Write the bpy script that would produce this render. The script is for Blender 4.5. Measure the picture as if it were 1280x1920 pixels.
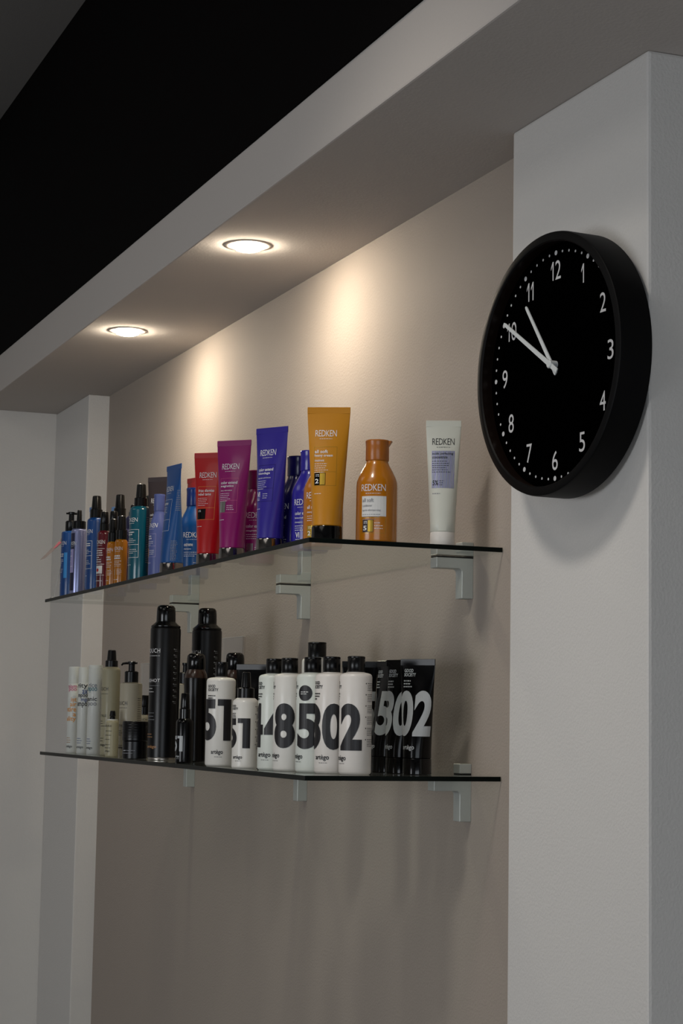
import bpy, bmesh, math, random
from mathutils import Matrix, Vector
import numpy as np

SC = bpy.context.scene
COL = SC.collection
for _o in list(bpy.data.objects):
    bpy.data.objects.remove(_o)

# ------------------------------------------------------------------ camera
ZU = 1.75                      # top of the upper glass shelf
ZL = ZU - 0.32808              # top of the lower glass shelf
cam = bpy.data.cameras.new('camera')
cam.sensor_fit = 'VERTICAL'
cam.sensor_height = 36.0
cam.lens = 67.836
cam.clip_start = 0.05
camo = bpy.data.objects.new('camera', cam)
COL.objects.link(camo)
_r = Vector((0.36611751, 0.93041724, 0.01678511))
_u = Vector((0.0946091, -0.05516041, 0.99398513))
_f = Vector((-0.92574677, 0.36232733, 0.10822113))
camo.matrix_world = Matrix(((_r.x, _u.x, -_f.x, 2.49975), (_r.y, _u.y, -_f.y, -1.23037),
                            (_r.z, _u.z, -_f.z, ZU - 0.25432), (0, 0, 0, 1)))
SC.camera = camo

# ------------------------------------------------------------------ world, large lights, exposure
W = bpy.data.worlds.new('world')
SC.world = W
W.use_nodes = True
W.node_tree.nodes['Background'].inputs[0].default_value = (0.80, 0.88, 1.0, 1)
W.node_tree.nodes['Background'].inputs[1].default_value = 0.15


def area(name, loc, target, sx, sy, power, color):
    l = bpy.data.lights.new(name, 'AREA')
    l.shape = 'RECTANGLE'
    l.size, l.size_y, l.energy, l.color = sx, sy, power, color
    o = bpy.data.objects.new(name, l)
    COL.objects.link(o)
    o.location = loc
    o.rotation_euler = (Vector(target) - Vector(loc)).to_track_quat('-Z', 'Y').to_euler()
    return o


area('window_and_fill_daylight', (4.46, -1.9, 1.3), (0, -1.9, 1.3), 2.6, 1.2, 30, (0.86, 0.93, 1.0))
area('window_and_fill_daylight', (1.0, -4.15, 1.35), (-0.8, 0, 1.3), 1.6, 1.2, 36, (0.93, 0.96, 1.0))  # added fill from an unseen front opening, brightens the far wall
area('ceiling_panel_light', (0.9, -2.3, 3.04), (0.9, -2.3, 0), 1.2, 1.2, 6, (1.0, 0.95, 0.88))
area('ceiling_panel_light', (-1.3, -2.3, 3.04), (-1.3, -2.3, 0), 1.2, 1.2, 6, (1.0, 0.96, 0.90))

# ceiling track spot of the salon, aimed at the wall with the shelves
sp = bpy.data.lights.new('track_spot', 'SPOT')
sp.energy, sp.color = 46, (1.0, 0.93, 0.84)
sp.spot_size, sp.spot_blend, sp.shadow_soft_size = math.radians(64), 1.0, 0.12
spo = bpy.data.objects.new('track_spot', sp)
COL.objects.link(spo)
spo.location = (0.52, -1.08, 3.0)
spo.rotation_euler = (Vector((0.0, -0.1, 0.95)) - spo.location).to_track_quat('-Z', 'Y').to_euler()

vs = SC.view_settings
vs.view_transform = 'Standard'
vs.look = 'None'
vs.gamma = 1.0
vs.use_curve_mapping = False
vs.exposure = 0.0


# ------------------------------------------------------------------ helpers
def lin(c):
    return tuple((v / 255 / 12.92 if v / 255 <= 0.04045 else ((v / 255 + 0.055) / 1.055) ** 2.4) for v in c)


MATS = {}


def mat(name, rgb, rough=0.4, metal=0.0, spec=0.5, coat=0.0, bump=0.0, bscale=200.0, emit=None, estr=0.0, var=0.04, trans=0.0):
    """Principled material whose colour and roughness get a fine procedural noise."""
    if name in MATS:
        return MATS[name]
    m = bpy.data.materials.new(name)
    m.use_nodes = True
    nt = m.node_tree
    b = nt.nodes['Principled BSDF']
    c = lin(rgb)
    tc = nt.nodes.new('ShaderNodeTexCoord')
    nz = nt.nodes.new('ShaderNodeTexNoise')
    nz.inputs['Scale'].default_value = bscale
    nz.inputs['Detail'].default_value = 4
    nt.links.new(tc.outputs['Object'], nz.inputs['Vector'])
    mx = nt.nodes.new('ShaderNodeMix')
    mx.data_type = 'RGBA'
    mx.inputs['A'].default_value = tuple(v * (1 - var) for v in c) + (1,)
    mx.inputs['B'].default_value = tuple(min(1, v * (1 + var)) for v in c) + (1,)
    nt.links.new(nz.outputs['Fac'], mx.inputs['Factor'])
    nt.links.new(mx.outputs['Result'], b.inputs['Base Color'])
    b.inputs['Roughness'].default_value = rough
    b.inputs['Metallic'].default_value = metal
    b.inputs['Specular IOR Level'].default_value = spec
    b.inputs['Coat Weight'].default_value = coat
    b.inputs['Coat Roughness'].default_value = 0.08
    if trans:
        b.inputs['Transmission Weight'].default_value = trans
    if bump:
        bp = nt.nodes.new('ShaderNodeBump')
        bp.inputs['Strength'].default_value = bump
        bp.inputs['Distance'].default_value = 0.002
        nt.links.new(nz.outputs['Fac'], bp.inputs['Height'])
        nt.links.new(bp.outputs['Normal'], b.inputs['Normal'])
    if emit:
        b.inputs['Emission Color'].default_value = tuple(lin(emit)) + (1,)
        b.inputs['Emission Strength'].default_value = estr
    MATS[name] = m
    return m


def thin_glass(name, tint, ior=1.5, rough=0.015):
    """Clear sheet: straight-through transmission plus Fresnel reflection at the outer faces."""
    if name in MATS:
        return MATS[name]
    m = bpy.data.materials.new(name)
    m.use_nodes = True
    nt = m.node_tree
    nt.nodes.remove(nt.nodes['Principled BSDF'])
    out = nt.nodes['Material Output']
    tr = nt.nodes.new('ShaderNodeBsdfTransparent')
    tr.inputs[0].default_value = tint + (1,)
    gl = nt.nodes.new('ShaderNodeBsdfGlossy')
    gl.inputs['Roughness'].default_value = rough
    gl.inputs['Color'].default_value = (0.95, 0.97, 0.96, 1)
    fr = nt.nodes.new('ShaderNodeFresnel')
    fr.inputs['IOR'].default_value = ior
    geo = nt.nodes.new('ShaderNodeNewGeometry')
    inv = nt.nodes.new('ShaderNodeMath')
    inv.operation = 'SUBTRACT'
    inv.inputs[0].default_value = 1.0
    nt.links.new(geo.outputs['Backfacing'], inv.inputs[1])
    mul = nt.nodes.new('ShaderNodeMath')
    mul.operation = 'MULTIPLY'
    r2 = nt.nodes.new('ShaderNodeMath')          # a sheet reflects at both faces: 2R / (1 + R)
    r2.operation = 'MULTIPLY'
    r2.inputs[1].default_value = 2.0
    r1 = nt.nodes.new('ShaderNodeMath')
    r1.operation = 'ADD'
    r1.inputs[1].default_value = 1.0
    rd = nt.nodes.new('ShaderNodeMath')
    rd.operation = 'DIVIDE'
    nt.links.new(fr.outputs[0], r2.inputs[0])
    nt.links.new(fr.outputs[0], r1.inputs[0])
    nt.links.new(r2.outputs[0], rd.inputs[0])
    nt.links.new(r1.outputs[0], rd.inputs[1])
    nt.links.new(rd.outputs[0], mul.inputs[0])
    nt.links.new(inv.outputs[0], mul.inputs[1])
    mx = nt.nodes.new('ShaderNodeMixShader')
    nt.links.new(mul.outputs[0], mx.inputs[0])
    nt.links.new(tr.outputs[0], mx.inputs[1])
    nt.links.new(gl.outputs[0], mx.inputs[2])
    nt.links.new(mx.outputs[0], out.inputs['Surface'])
    MATS[name] = m
    return m


def mk(name, verts, faces, m, parent=None, smooth=False, mats=None, fm=None):
    me = bpy.data.meshes.new(name)
    me.from_pydata([tuple(v) for v in verts], [], faces)
    me.update()
    for mm in (mats or [m]):
        me.materials.append(mm)
    if fm:
        me.polygons.foreach_set('material_index', fm)
    if smooth:
        me.polygons.foreach_set('use_smooth', [True] * len(me.polygons))
        try:
            me.set_sharp_from_angle(angle=math.radians(40))
        except Exception:
            pass
    o = bpy.data.objects.new(name, me)
    COL.objects.link(o)
    if parent:
        o.parent = parent
    return o


def box_vf(x0, x1, y0, y1, z0, z1):
    v = [(x0, y0, z0), (x1, y0, z0), (x1, y1, z0), (x0, y1, z0), (x0, y0, z1), (x1, y0, z1), (x1, y1, z1), (x0, y1, z1)]
    f = [(0, 3, 2, 1), (4, 5, 6, 7), (0, 1, 5, 4), (1, 2, 6, 5), (2, 3, 7, 6), (3, 0, 4, 7)]
    return v, f


def box(name, b, m, parent=None, bevel=0.0, seg=2):
    v, f = box_vf(*b)
    if bevel <= 0:
        return mk(name, v, f, m, parent)
    bm = bmesh.new()
    vs_ = [bm.verts.new(p) for p in v]
    for q in f:
        bm.faces.new([vs_[i] for i in q])
    bmesh.ops.bevel(bm, geom=list(bm.edges), offset=bevel, segments=seg, affect='EDGES', profile=0.6)
    return bm_obj(name, bm, m, parent, smooth=False)


def bm_obj(name, bm, m, parent=None, smooth=True):
    bmesh.ops.recalc_face_normals(bm, faces=bm.faces)
    me = bpy.data.meshes.new(name)
    bm.to_mesh(me)
    bm.free()
    me.materials.append(m)
    if smooth:
        me.polygons.foreach_set('use_smooth', [True] * len(me.polygons))
        try:
            me.set_sharp_from_angle(angle=math.radians(35))
        except Exception:
            pass
    o = bpy.data.objects.new(name, me)
    COL.objects.link(o)
    if parent:
        o.parent = parent
    return o


def thing(name, label, cat, loc=(0, 0, 0), phi=0.0, group=None):
    o = bpy.data.objects.new(name, None)
    o.empty_display_size = 0.03
    COL.objects.link(o)
    o.location = loc
    o.rotation_euler = (0, 0, math.radians(phi))
    o['label'] = label
    o['category'] = cat
    if group:
        o['group'] = group
    return o


def struct(o):
    o['kind'] = 'structure'
    return o


def loft(name, prof, m, parent, n=40, cx=0.0, cy=0.0, power=2.0):
    """Closed body from elliptical sections prof = [(z, a, b)], front is -Y."""
    vs_, fs = [], []
    for (z, a, b) in prof:
        for i in range(n):
            t = 2 * math.pi * i / n
            s, c = math.sin(t), math.cos(t)
            if power != 2.0:
                s = math.copysign(abs(s) ** (2 / power), s)
                c = math.copysign(abs(c) ** (2 / power), c)
            vs_.append((cx + a * s, cy - b * c, z))
    k = len(prof)
    for j in range(k - 1):
        for i in range(n):
            i2 = (i + 1) % n
            fs.append((j * n + i, j * n + i2, (j + 1) * n + i2, (j + 1) * n + i))
    fs.append(tuple(range(n - 1, -1, -1)))
    fs.append(tuple((k - 1) * n + i for i in range(n)))
    return mk(name, vs_, fs, m, parent, smooth=True)


def rev(prof):
    return [(z, r, r) for (z, r) in prof]


def tube_path(name, pts, r, m, parent, n=10, flat=1.0):
    """Round bar along points."""
    vs_, fs = [], []
    P = [Vector(p) for p in pts]
    for j, p in enumerate(P):
        d = (P[min(j + 1, len(P) - 1)] - P[max(j - 1, 0)]).normalized()
        up = Vector((0, 0, 1)) if abs(d.z) < 0.9 else Vector((1, 0, 0))
        s = d.cross(up).normalized()
        t = s.cross(d).normalized()
        rr = r[j] if isinstance(r, (list, tuple)) else r
        for i in range(n):
            a = 2 * math.pi * i / n
            vs_.append(tuple(p + s * (rr * math.cos(a)) + t * (rr * flat * math.sin(a))))
    for j in range(len(P) - 1):
        for i in range(n):
            i2 = (i + 1) % n
            fs.append((j * n + i, j * n + i2, (j + 1) * n + i2, (j + 1) * n + i))
    fs.append(tuple(range(n - 1, -1, -1)))
    fs.append(tuple((len(P) - 1) * n + i for i in range(n)))
    return mk(name, vs_, fs, m, parent, smooth=True)


# ---- lettering
TXT = {}


def text_flat(s, bold=0.0, res=2, spacing=1.0):
    """Flat outline of a word: vertices scaled to 0..1 wide and 0..1 high."""
    key = (s, bold, res, spacing)
    if key not in TXT:
        cu = bpy.data.curves.new('t', 'FONT')
        cu.body = s
        cu.resolution_u = res
        cu.offset = bold
        cu.space_character = spacing
        cu.fill_mode = 'FRONT'
        ob = bpy.data.objects.new('t', cu)
        me = bpy.data.meshes.new_from_object(ob)
        v = np.array([x.co[:2] for x in me.vertices], float) if len(me.vertices) else np.zeros((1, 2))
        f = [tuple(p.vertices) for p in me.polygons]
        bpy.data.objects.remove(ob)
        bpy.data.curves.remove(cu)
        bpy.data.meshes.remove(me)
        lo, hi = v.min(0), v.max(0)
        v = (v - lo) / np.maximum(hi - lo, 1e-6)
        TXT[key] = (v, f)
    return TXT[key]


class Surf:
    """Outer surface of a lofted body: maps (arc length from the front, height) to a point."""

    def __init__(self, prof):
        self.z = np.array([p[0] for p in prof])
        self.a = np.array([p[1] for p in prof])
        self.b = np.array([p[2] for p in prof])
        self.cache = {}

    def at(self, s, z, eps=0.0004):
        a = float(np.interp(z, self.z, self.a))
        b = float(np.interp(z, self.z, self.b))
        k = (round(a, 4), round(b, 4))
        if k not in self.cache:
            th = np.linspace(0, math.pi, 121)
            ds = np.hypot(a * np.cos(th), b * np.sin(th))
            L = np.concatenate([[0], np.cumsum((ds[1:] + ds[:-1]) / 2 * (th[1] - th[0]))])
            self.cache[k] = (L, th)
        L, th = self.cache[k]
        t = math.copysign(float(np.interp(abs(s), L, th)), s)
        nx, ny = math.sin(t) * b, -math.cos(t) * a
        n = math.hypot(nx, ny) or 1
        return (a * math.sin(t) + eps * nx / n, -b * math.cos(t) + eps * ny / n, z)


def wrap(bm, surf, step, eps, zstep=None):
    xs = [v.co.x for v in bm.verts]
    x0, x1 = min(xs), max(xs)
    x = x0 + step
    while x < x1:
        bmesh.ops.bisect_plane(bm, geom=bm.verts[:] + bm.edges[:] + bm.faces[:], plane_co=(x, 0, 0), plane_no=(1, 0, 0))
        x += step
    if zstep:
        ys = [v.co.y for v in bm.verts]
        y, y1 = min(ys) + zstep, max(ys)
        while y < y1:
            bmesh.ops.bisect_plane(bm, geom=bm.verts[:] + bm.edges[:] + bm.faces[:], plane_co=(0, y, 0), plane_no=(0, 1, 0))
            y += zstep
    for v in bm.verts:
        v.co = Vector(surf.at(v.co.x, v.co.y, eps))


class Print:
    """Collects flat print for one body and links it as one mesh per colour."""

    def __init__(self, surf, parent, step=0.004, zstep=None):
        self.s, self.p, self.step, self.zstep = surf, parent, step, zstep
        self.b = {}

    def _add(self, key, V, F, eps):
        bm = bmesh.new()
        vv = [bm.verts.new((float(x), float(y), 0)) for x, y in V]
        for f in F:
            try:
                bm.faces.new([vv[i] for i in f])
            except ValueError:
                pass
        wrap(bm, self.s, self.step, eps, self.zstep)
        A = self.b.setdefault(key, ([], []))
        o = len(A[0])
        bm.verts.index_update()
        A[0].extend(tuple(v.co) for v in bm.verts)
        A[1].extend(tuple(o + v.index for v in f.verts) for f in bm.faces)
        bm.free()

    def text(self, s, s0, z0, w, h, m, bold=0.0, align='c', name='lettering', eps=0.0005, res=2, spacing=1.0):
        v, f = text_flat(s, bold, res, spacing)
        x0 = s0 - w / 2 if align == 'c' else (s0 if align == 'l' else s0 - w)
        self._add((name, m.name), [(x0 + p[0] * w, z0 + p[1] * h) for p in v], f, eps)

    def rect(self, s0, s1, z0, z1, m, name='label_panel', eps=0.0003):
        self._add((name, m.name), [(s0, z0), (s1, z0), (s1, z1), (s0, z1)], [(0, 1, 2, 3)], eps)

    def frame(self, s0, s1, z0, z1, t, m, name='label_outline'):
        for q in ((s0, s1, z0, z0 + t), (s0, s1, z1 - t, z1), (s0, s0 + t, z0, z1), (s1 - t, s1, z0, z1)):
            self.rect(*q, m, name, 0.0004)

    def disc(self, s0, z0, r, m, name='label_panel', eps=0.0004):
        V = [(s0 + r * math.cos(2 * math.pi * i / 24), z0 + r * math.sin(2 * math.pi * i / 24)) for i in range(24)]
        self._add((name, m.name), V, [tuple(range(24))], eps)

    def lines(self, s0, s1, z_top, n, pitch, h, m, seed=1, name='fine_print', ragged=0.4):
        rnd = random.Random(seed)
        for k in range(n):
            z = z_top - k * pitch
            e = s1 - rnd.random() * ragged * (s1 - s0)
            s = s0
            while s < e:
                w = rnd.uniform(0.0012, 0.0036)
                self.rect(s, min(s + w, e), z - h, z, m, name, 0.0005)
                s += w + 0.0008

    def done(self):
        for (name, mn), (V, F) in self.b.items():
            o = mk(name.split('#')[0], V, F, MATS[mn], self.p)
            if name in ('fine_print', 'side_print', 'disc_print'):
                o['kind'] = 'stuff'


# ------------------------------------------------------------------ materials
wall_w = mat('painted_plaster_white', (205, 203, 200), 0.75, spec=0.25, bump=0.35, bscale=260, var=0.02)
wall_t = mat('painted_plaster_taupe', (160, 150, 141), 0.75, spec=0.25, bump=0.35, bscale=260, var=0.02)
ceil_w = mat('painted_soffit_white', (188, 182, 177), 0.9, spec=0.0, bump=0.15, bscale=220, var=0.02)
ceil_g = mat('painted_ceiling_grey', (122, 120, 118), 0.9, spec=0.0, bump=0.15, bscale=220, var=0.02)
fascia_b = mat('painted_black_fascia', (9, 7, 7), 0.9, spec=0.05, bump=0.1, bscale=90)
floor_m = mat('floor_vinyl', (66, 56, 48), 0.5, bump=0.1, bscale=30, var=0.1)
glass_m = thin_glass('clear_glass_sheet', (0.95, 0.985, 0.97))
edge_m = mat('dark_green_glass_edge', (2, 9, 7), 0.4, spec=0.12)
metal_g = mat('satin_grey_metal', (176, 180, 176), 0.42, metal=0.25, spec=0.5)
rubber = mat('black_rubber', (10, 10, 10), 0.7)
black_pl = mat('black_plastic', (5, 5, 6), 0.25, spec=0.3)
black_gl = mat('gloss_black_plastic', (4, 4, 5), 0.12, spec=0.35)
black_mt = mat('satin_black_lacquer', (5, 5, 7), 0.3, spec=0.32)
chrome = mat('chrome', (128, 124, 122), 0.12, metal=1.0)
chrome_d = mat('dark_chrome', (62, 58, 58), 0.2, metal=1.0)
steel = mat('steel_rim', (170, 165, 158), 0.3, metal=1.0)
ink_w = mat('white_ink', (222, 222, 224), 0.5)
ink_s = mat('silver_ink', (168, 172, 174), 0.4)
ink_g = mat('grey_ink', (128, 130, 136), 0.5)
ink_k = mat('black_ink', (14, 11, 16), 0.45)
ink_o = mat('orange_ink', (222, 150, 60), 0.45)
ink_go = mat('copper_ink', (176, 128, 84), 0.4)
ink_p = mat('pink_ink', (198, 90, 128), 0.5)
ink_b = mat('blue_ink', (60, 78, 128), 0.5)
ink_t = mat('teal_ink', (70, 118, 128), 0.5)
foil_g = mat('gold_foil', (214, 178, 70), 0.25, metal=0.7)
foil_s = mat('silver_foil', (190, 190, 186), 0.2, metal=0.9)
lab_w = mat('white_label', (206, 206, 204), 0.5)


def holo_mat():
    m = bpy.data.materials.new('iridescent_foil')
    m.use_nodes = True
    nt = m.node_tree
    b = nt.nodes['Principled BSDF']
    tc = nt.nodes.new('ShaderNodeTexCoord')
    wv = nt.nodes.new('ShaderNodeTexWave')
    wv.inputs['Scale'].default_value = 60
    wv.inputs['Distortion'].default_value = 3
    rp = nt.nodes.new('ShaderNodeValToRGB')
    cs = [(0, (150, 146, 196)), (0.3, (176, 180, 206)), (0.5, (120, 176, 156)), (0.65, (206, 190, 176)), (0.85, (128, 124, 196)), (1, (168, 176, 190))]
    el = rp.color_ramp.elements
    while len(el) < len(cs):
        el.new(0.5)
    for e, (p, c) in zip(el, cs):
        e.position = p
        e.color = lin(c) + (1,)
    nt.links.new(tc.outputs['Object'], wv.inputs['Vector'])
    nt.links.new(wv.outputs['Fac'], rp.inputs['Fac'])
    nt.links.new(rp.outputs['Color'], b.inputs['Base Color'])
    b.inputs['Metallic'].default_value = 0.4
    b.inputs['Roughness'].default_value = 0.3
    MATS['iridescent_foil'] = m
    return m


holo = holo_mat()

# ------------------------------------------------------------------ the setting
ZS, ZC, YF = ZU + 0.5714, ZU + 1.3171, -0.2726
XLr, XRr, DC = -2.2966, 0.1311, 0.0546
XFAR, XWIN, YROOM, YB = -2.66, 4.5, -4.2, 0.32


def sbox(name, b, m, parent=None, bevel=0.0):
    o = box(name, b, m, parent, bevel)
    return o if parent else struct(o)


sbox('floor', (XFAR - .2, XWIN + .2, YROOM - .2, YB + .2, -0.1, 0.0), floor_m)
sbox('ceiling', (XFAR - .2, XWIN + .2, YROOM - .2, YB + .2, ZC, ZC + 0.1), ceil_g)
sbox('wall_back', (XLr - 0.02, XRr + 0.02, 0.0, 0.12, 0.0, ZS), wall_t)
sbox('wall_back_pier_near_clock', (XRr, 0.5007, -DC, YB, 0.0, ZS), wall_w, bevel=0.004)
sbox('wall_back_pier_far', (XFAR, XLr, -DC, 0.12, 0.0, ZS), wall_w, bevel=0.003)
sbox('wall_back_side_bay', (0.49, XWIN + .2, YB, YB + 0.1, 0.0, ZS), wall_w)
sbox('wall_far', (XFAR - .15, XFAR, YROOM, YB + .1, 0.0, ZC), wall_w)
sbox('wall_front', (1.8, XWIN, YROOM - .12, YROOM, 0.0, ZC), wall_w)
sbox('wall_front_side', (XFAR, 0.2, YROOM - .12, YROOM, 0.0, ZC), wall_w)
sbox('wall_front_sill', (0.2, 1.8, YROOM - .12, YROOM, 0.0, 0.7), wall_w)
sbox('wall_front_head', (0.2, 1.8, YROOM - .12, YROOM, 2.3, ZC), wall_w)  # opening between sill and head is unseen, added for the front fill
# window wall behind the photographer
wx0, wx1 = XWIN, XWIN + 0.12
sbox('wall_window', (wx0, wx1, YROOM, -3.3, 0.0, ZC), wall_w)
sbox('wall_window_side', (wx0, wx1, -0.5, YB + .1, 0.0, ZC), wall_w)
sbox('wall_window_sill', (wx0, wx1, -3.3, -0.5, 0.0, 0.6), wall_w)
sbox('wall_window_head', (wx0, wx1, -3.3, -0.5, 2.5, ZC), wall_w)
win = struct(bpy.data.objects.new('window_1', None))
COL.objects.link(win)
frame_m = mat('window_frame_white', (210, 210, 208), 0.4)
for y in (-3.3, -1.93, -0.55):
    box('window_mullion', (wx0 + .03, wx0 + .09, y, y + 0.05, 0.6, 2.5), frame_m, win)
for z in (0.6, 2.45):
    box('window_rail', (wx0 + .03, wx0 + .09, -3.3, -0.5, z, z + 0.05), frame_m, win)
# bulkhead over the shelves: white soffit and lower lip, black painted fascia above
bulk = sbox('ceiling_bulkhead', (XFAR, XWIN, YF, YB + .1, ZS, ZC), ceil_w, bevel=0.003)
box('black_fascia_panel', (XFAR, XWIN, YF - 0.004, YF, ZU + 0.6671, ZC), fascia_b, bulk)

# ------------------------------------------------------------------ recessed downlights
lens_m = mat('lit_lamp_lens', (255, 240, 210), 0.5, emit=(255, 240, 216), estr=410.0)
trim_m = mat('downlight_trim_white', (196, 186, 176), 0.45)
for (x, y, lab) in ((-0.6388, -0.1856, 'round lit ceiling downlight nearest the clock, above the taller tubes'),
                    (-1.4577, -0.1804, 'round lit ceiling downlight farther from the clock, above the spray bottles')):
    t = thing('recessed_downlight', lab, 'downlight', (x, y, ZS), 0, 'downlights in the soffit')
    n = 40
    V, F = [], []
    for (r, z) in ((0.0275, -0.0005), (0.0275, -0.0015), (0.031, -0.0018), (0.040, -0.0014), (0.0425, 0.0), (0.0275, 0.001)):
        V += [(r * math.cos(2 * math.pi * i / n), r * math.sin(2 * math.pi * i / n), z) for i in range(n)]
    for j in range(5):
        for i in range(n):
            F.append((j * n + i, j * n + (i + 1) % n, (j + 1) * n + (i + 1) % n, (j + 1) * n + i))
    mk('trim_ring', V, F, trim_m, t, smooth=True)
    loft('lamp_lens', rev([(-0.0102, 0.006), (-0.0098, 0.012), (-0.0090, 0.018), (-0.0072, 0.0225), (-0.0042, 0.0255), (-0.001, 0.0270), (0.0, 0.0272)]), lens_m, t, n=36)

# ------------------------------------------------------------------ glass shelves and brackets
TH = 0.0068
for (z, nm) in ((ZU, 'upper clear glass shelf holding the colourful bottles and tubes'),
                (ZL, 'lower clear glass shelf holding the black and white bottles')):
    L = 1.635
    bm = bmesh.new()
    v, f = box_vf(-L, 0.0, -0.30, -0.0008, -TH, 0.0)
    vv = [bm.verts.new(p) for p in v]
    for q in f:
        bm.faces.new([vv[i] for i in q])
    bmesh.ops.bevel(bm, geom=list(bm.edges), offset=0.0007, segments=1, affect='EDGES')
    bmesh.ops.recalc_face_normals(bm, faces=bm.faces)
    me = bpy.data.meshes.new('glass_shelf')
    for fc in bm.faces:
        fc.material_index = 0 if (abs(fc.normal.z) > 0.9 or fc.normal.y > 0.3) else 1
    bm.to_mesh(me)
    bm.free()
    me.materials.append(glass_m)
    me.materials.append(edge_m)
    o = bpy.data.objects.new('glass_shelf', me)
    COL.objects.link(o)
    o.location = (0, 0, z)
    o['label'] = nm
    o['category'] = 'shelf'
    o['group'] = 'glass shelves'

WB = 0.023


def bracket(x, z, label):
    """L-shaped clamp: arm and post under the glass, small jaw above, rubber pad between."""
    t = thing('shelf_bracket', label, 'bracket', (x, 0, z), 0, 'shelf brackets')
    zt = -TH - 0.002
    a, pz, ya, yp, rr = 0.0155, 0.060, -0.060, -0.0185, 0.006
    out = [(0, zt), (ya, zt), (ya, zt - a), (yp - rr, zt - a)]
    for i in range(1, 6):
        ang = math.pi / 2 * i / 5
        out.append((yp - rr + rr * math.sin(ang), zt - a - rr + rr * math.cos(ang)))
    out += [(yp, zt - pz), (0, zt - pz)]
    bm = bmesh.new()
    fv = [bm.verts.new((0, p[0], p[1])) for p in out]
    face = bm.faces.new(fv)
    r = bmesh.ops.extrude_face_region(bm, geom=[face])
    for e in r['geom']:
        if isinstance(e, bmesh.types.BMVert):
            e.co.x -= WB
    bmesh.ops.bevel(bm, geom=list(bm.edges), offset=0.0006, segments=1, affect='EDGES')
    bm_obj('support_arm', bm, metal_g, t, smooth=False)
    box('rubber_pad', (-WB + .0008, -.0003, -0.0595, 0, zt, -TH), rubber, t)
    box('upper_jaw', (-WB, 0, -0.019, 0, 0.0015, 0.0155), metal_g, t, 0.0007, 1)
    box('upper_pad', (-WB + .001, -.001, -0.0185, 0, 0.0, 0.0015), rubber, t)
    return t


for x, w in ((-0.1004, 'nearest the clock'), (-0.7903, 'in the middle'), (-1.4747, 'farthest from the clock')):
    bracket(x, ZU, 'grey L-shaped bracket ' + w + ' under the upper glass shelf')
    bracket(x, ZL, 'grey L-shaped bracket ' + w + ' under the lower glass shelf')

# ------------------------------------------------------------------ wall clock
clk = thing('wall_clock', 'large round black wall clock with white numerals and hands on the pier', 'clock',
            (0.3475, -DC - 0.16839 * math.sin(0.08826) - 0.0004, ZU + 0.20068), math.degrees(0.08826))
CR, CT, CD = 0.16839, 0.0483, 0.0309
case_m = mat('matte_black_case', (5, 5, 6), 0.5, spec=0.1)
dial_m = mat('matte_black_dial', (1, 1, 1), 0.9, spec=0.0)
rim_in = mat('inner_rim_brown_black', (24, 15, 11), 0.35, spec=0.3)
num_m = mat('white_clock_print', (186, 186, 188), 0.6)
hand_m = mat('white_clock_hand', (196, 200, 200), 0.45)


def ring_y(name, prof, m, parent, n=96, cap=None):
    V, F = [], []
    for (r, y) in prof:
        V += [(r * math.sin(2 * math.pi * i / n), y, r * math.cos(2 * math.pi * i / n)) for i in range(n)]
    for j in range(len(prof) - 1):
        for i in range(n):
            F.append((j * n + i, j * n + (i + 1) % n, (j + 1) * n + (i + 1) % n, (j + 1) * n + i))
    if cap == 'first':
        F.append(tuple(range(n)))
    if cap == 'last':
        F.append(tuple(reversed([(len(prof) - 1) * n + i for i in range(n)])))
    return mk(name, V, F, m, parent, smooth=True)


ring_y('case', [(CR * .97, 0.0), (CR, -0.003), (CR, -CT + .004), (CR * .995, -CT + .001), (CR * .985, -CT), (CR * .935, -CT), (CR * .925, -CT + .0015)], case_m, clk, cap='first')
ring_y('inner_rim', [(CR * .925, -CT + .0015), (CR * .935, -CD)], rim_in, clk)
ring_y('dial', [(CR * .95, -CD + .003), (CR * .95, -CD)], dial_m, clk, cap='last')


def flat_mesh(name, V2, F, y, m, parent, loc=(0, 0), t=0.0006):
    n = len(V2)
    V = [(a, y, b) for a, b in V2] + [(a, y - t, b) for a, b in V2]
    FF = [tuple(i + n for i in f) for f in F]
    o = mk(name, V, FF, m, parent)
    o.location = (loc[0], 0, loc[1])
    return o


for h in range(1, 13):
    a = math.radians(30 * h)
    hh = 0.0245
    V2, F2, cx = [], [], 0.0
    for ch in str(h):                       # a one is a bar with a slanted flag
        wd = 0.0062 if ch == '1' else 0.0128
        if ch == '1':
            v, f = [(0, .70), (.62, 1), (1, 1), (1, 0), (.62, 0), (.62, .82), (0, .56)], [(3, 4, 5, 2), (2, 5, 1), (1, 5, 6, 0)]
        else:
            v, f = text_flat(ch, 0.0, 6)
        o0 = len(V2)
        V2 += [(cx + p[0] * wd, (p[1] - .5) * hh) for p in v]
        F2 += [tuple(o0 + i for i in q) for q in f]
        cx += wd + 0.0040
    cx -= 0.0040
    x, z = CR * 0.727 * math.sin(a), CR * 0.727 * math.cos(a)
    flat_mesh('numeral', [(p[0] - cx / 2, p[1]) for p in V2], F2, -CD, num_m, clk, (x, z))
marks = {}
for k in range(60):
    big = k % 5 == 0
    r = 0.0032 if big else 0.0017
    if big not in marks:
        V2 = [(r * math.cos(2 * math.pi * i / 12), r * math.sin(2 * math.pi * i / 12)) for i in range(12)]
        o = flat_mesh('minute_mark', V2, [tuple(range(12))], -CD, num_m, clk)
        marks[big] = o
    else:
        o = marks[big].copy()
        COL.objects.link(o)
        o.parent = clk
    a = math.radians(6 * k)
    o.location = (0.8622 * CR * math.sin(a), 0, 0.8622 * CR * math.cos(a))


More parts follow.
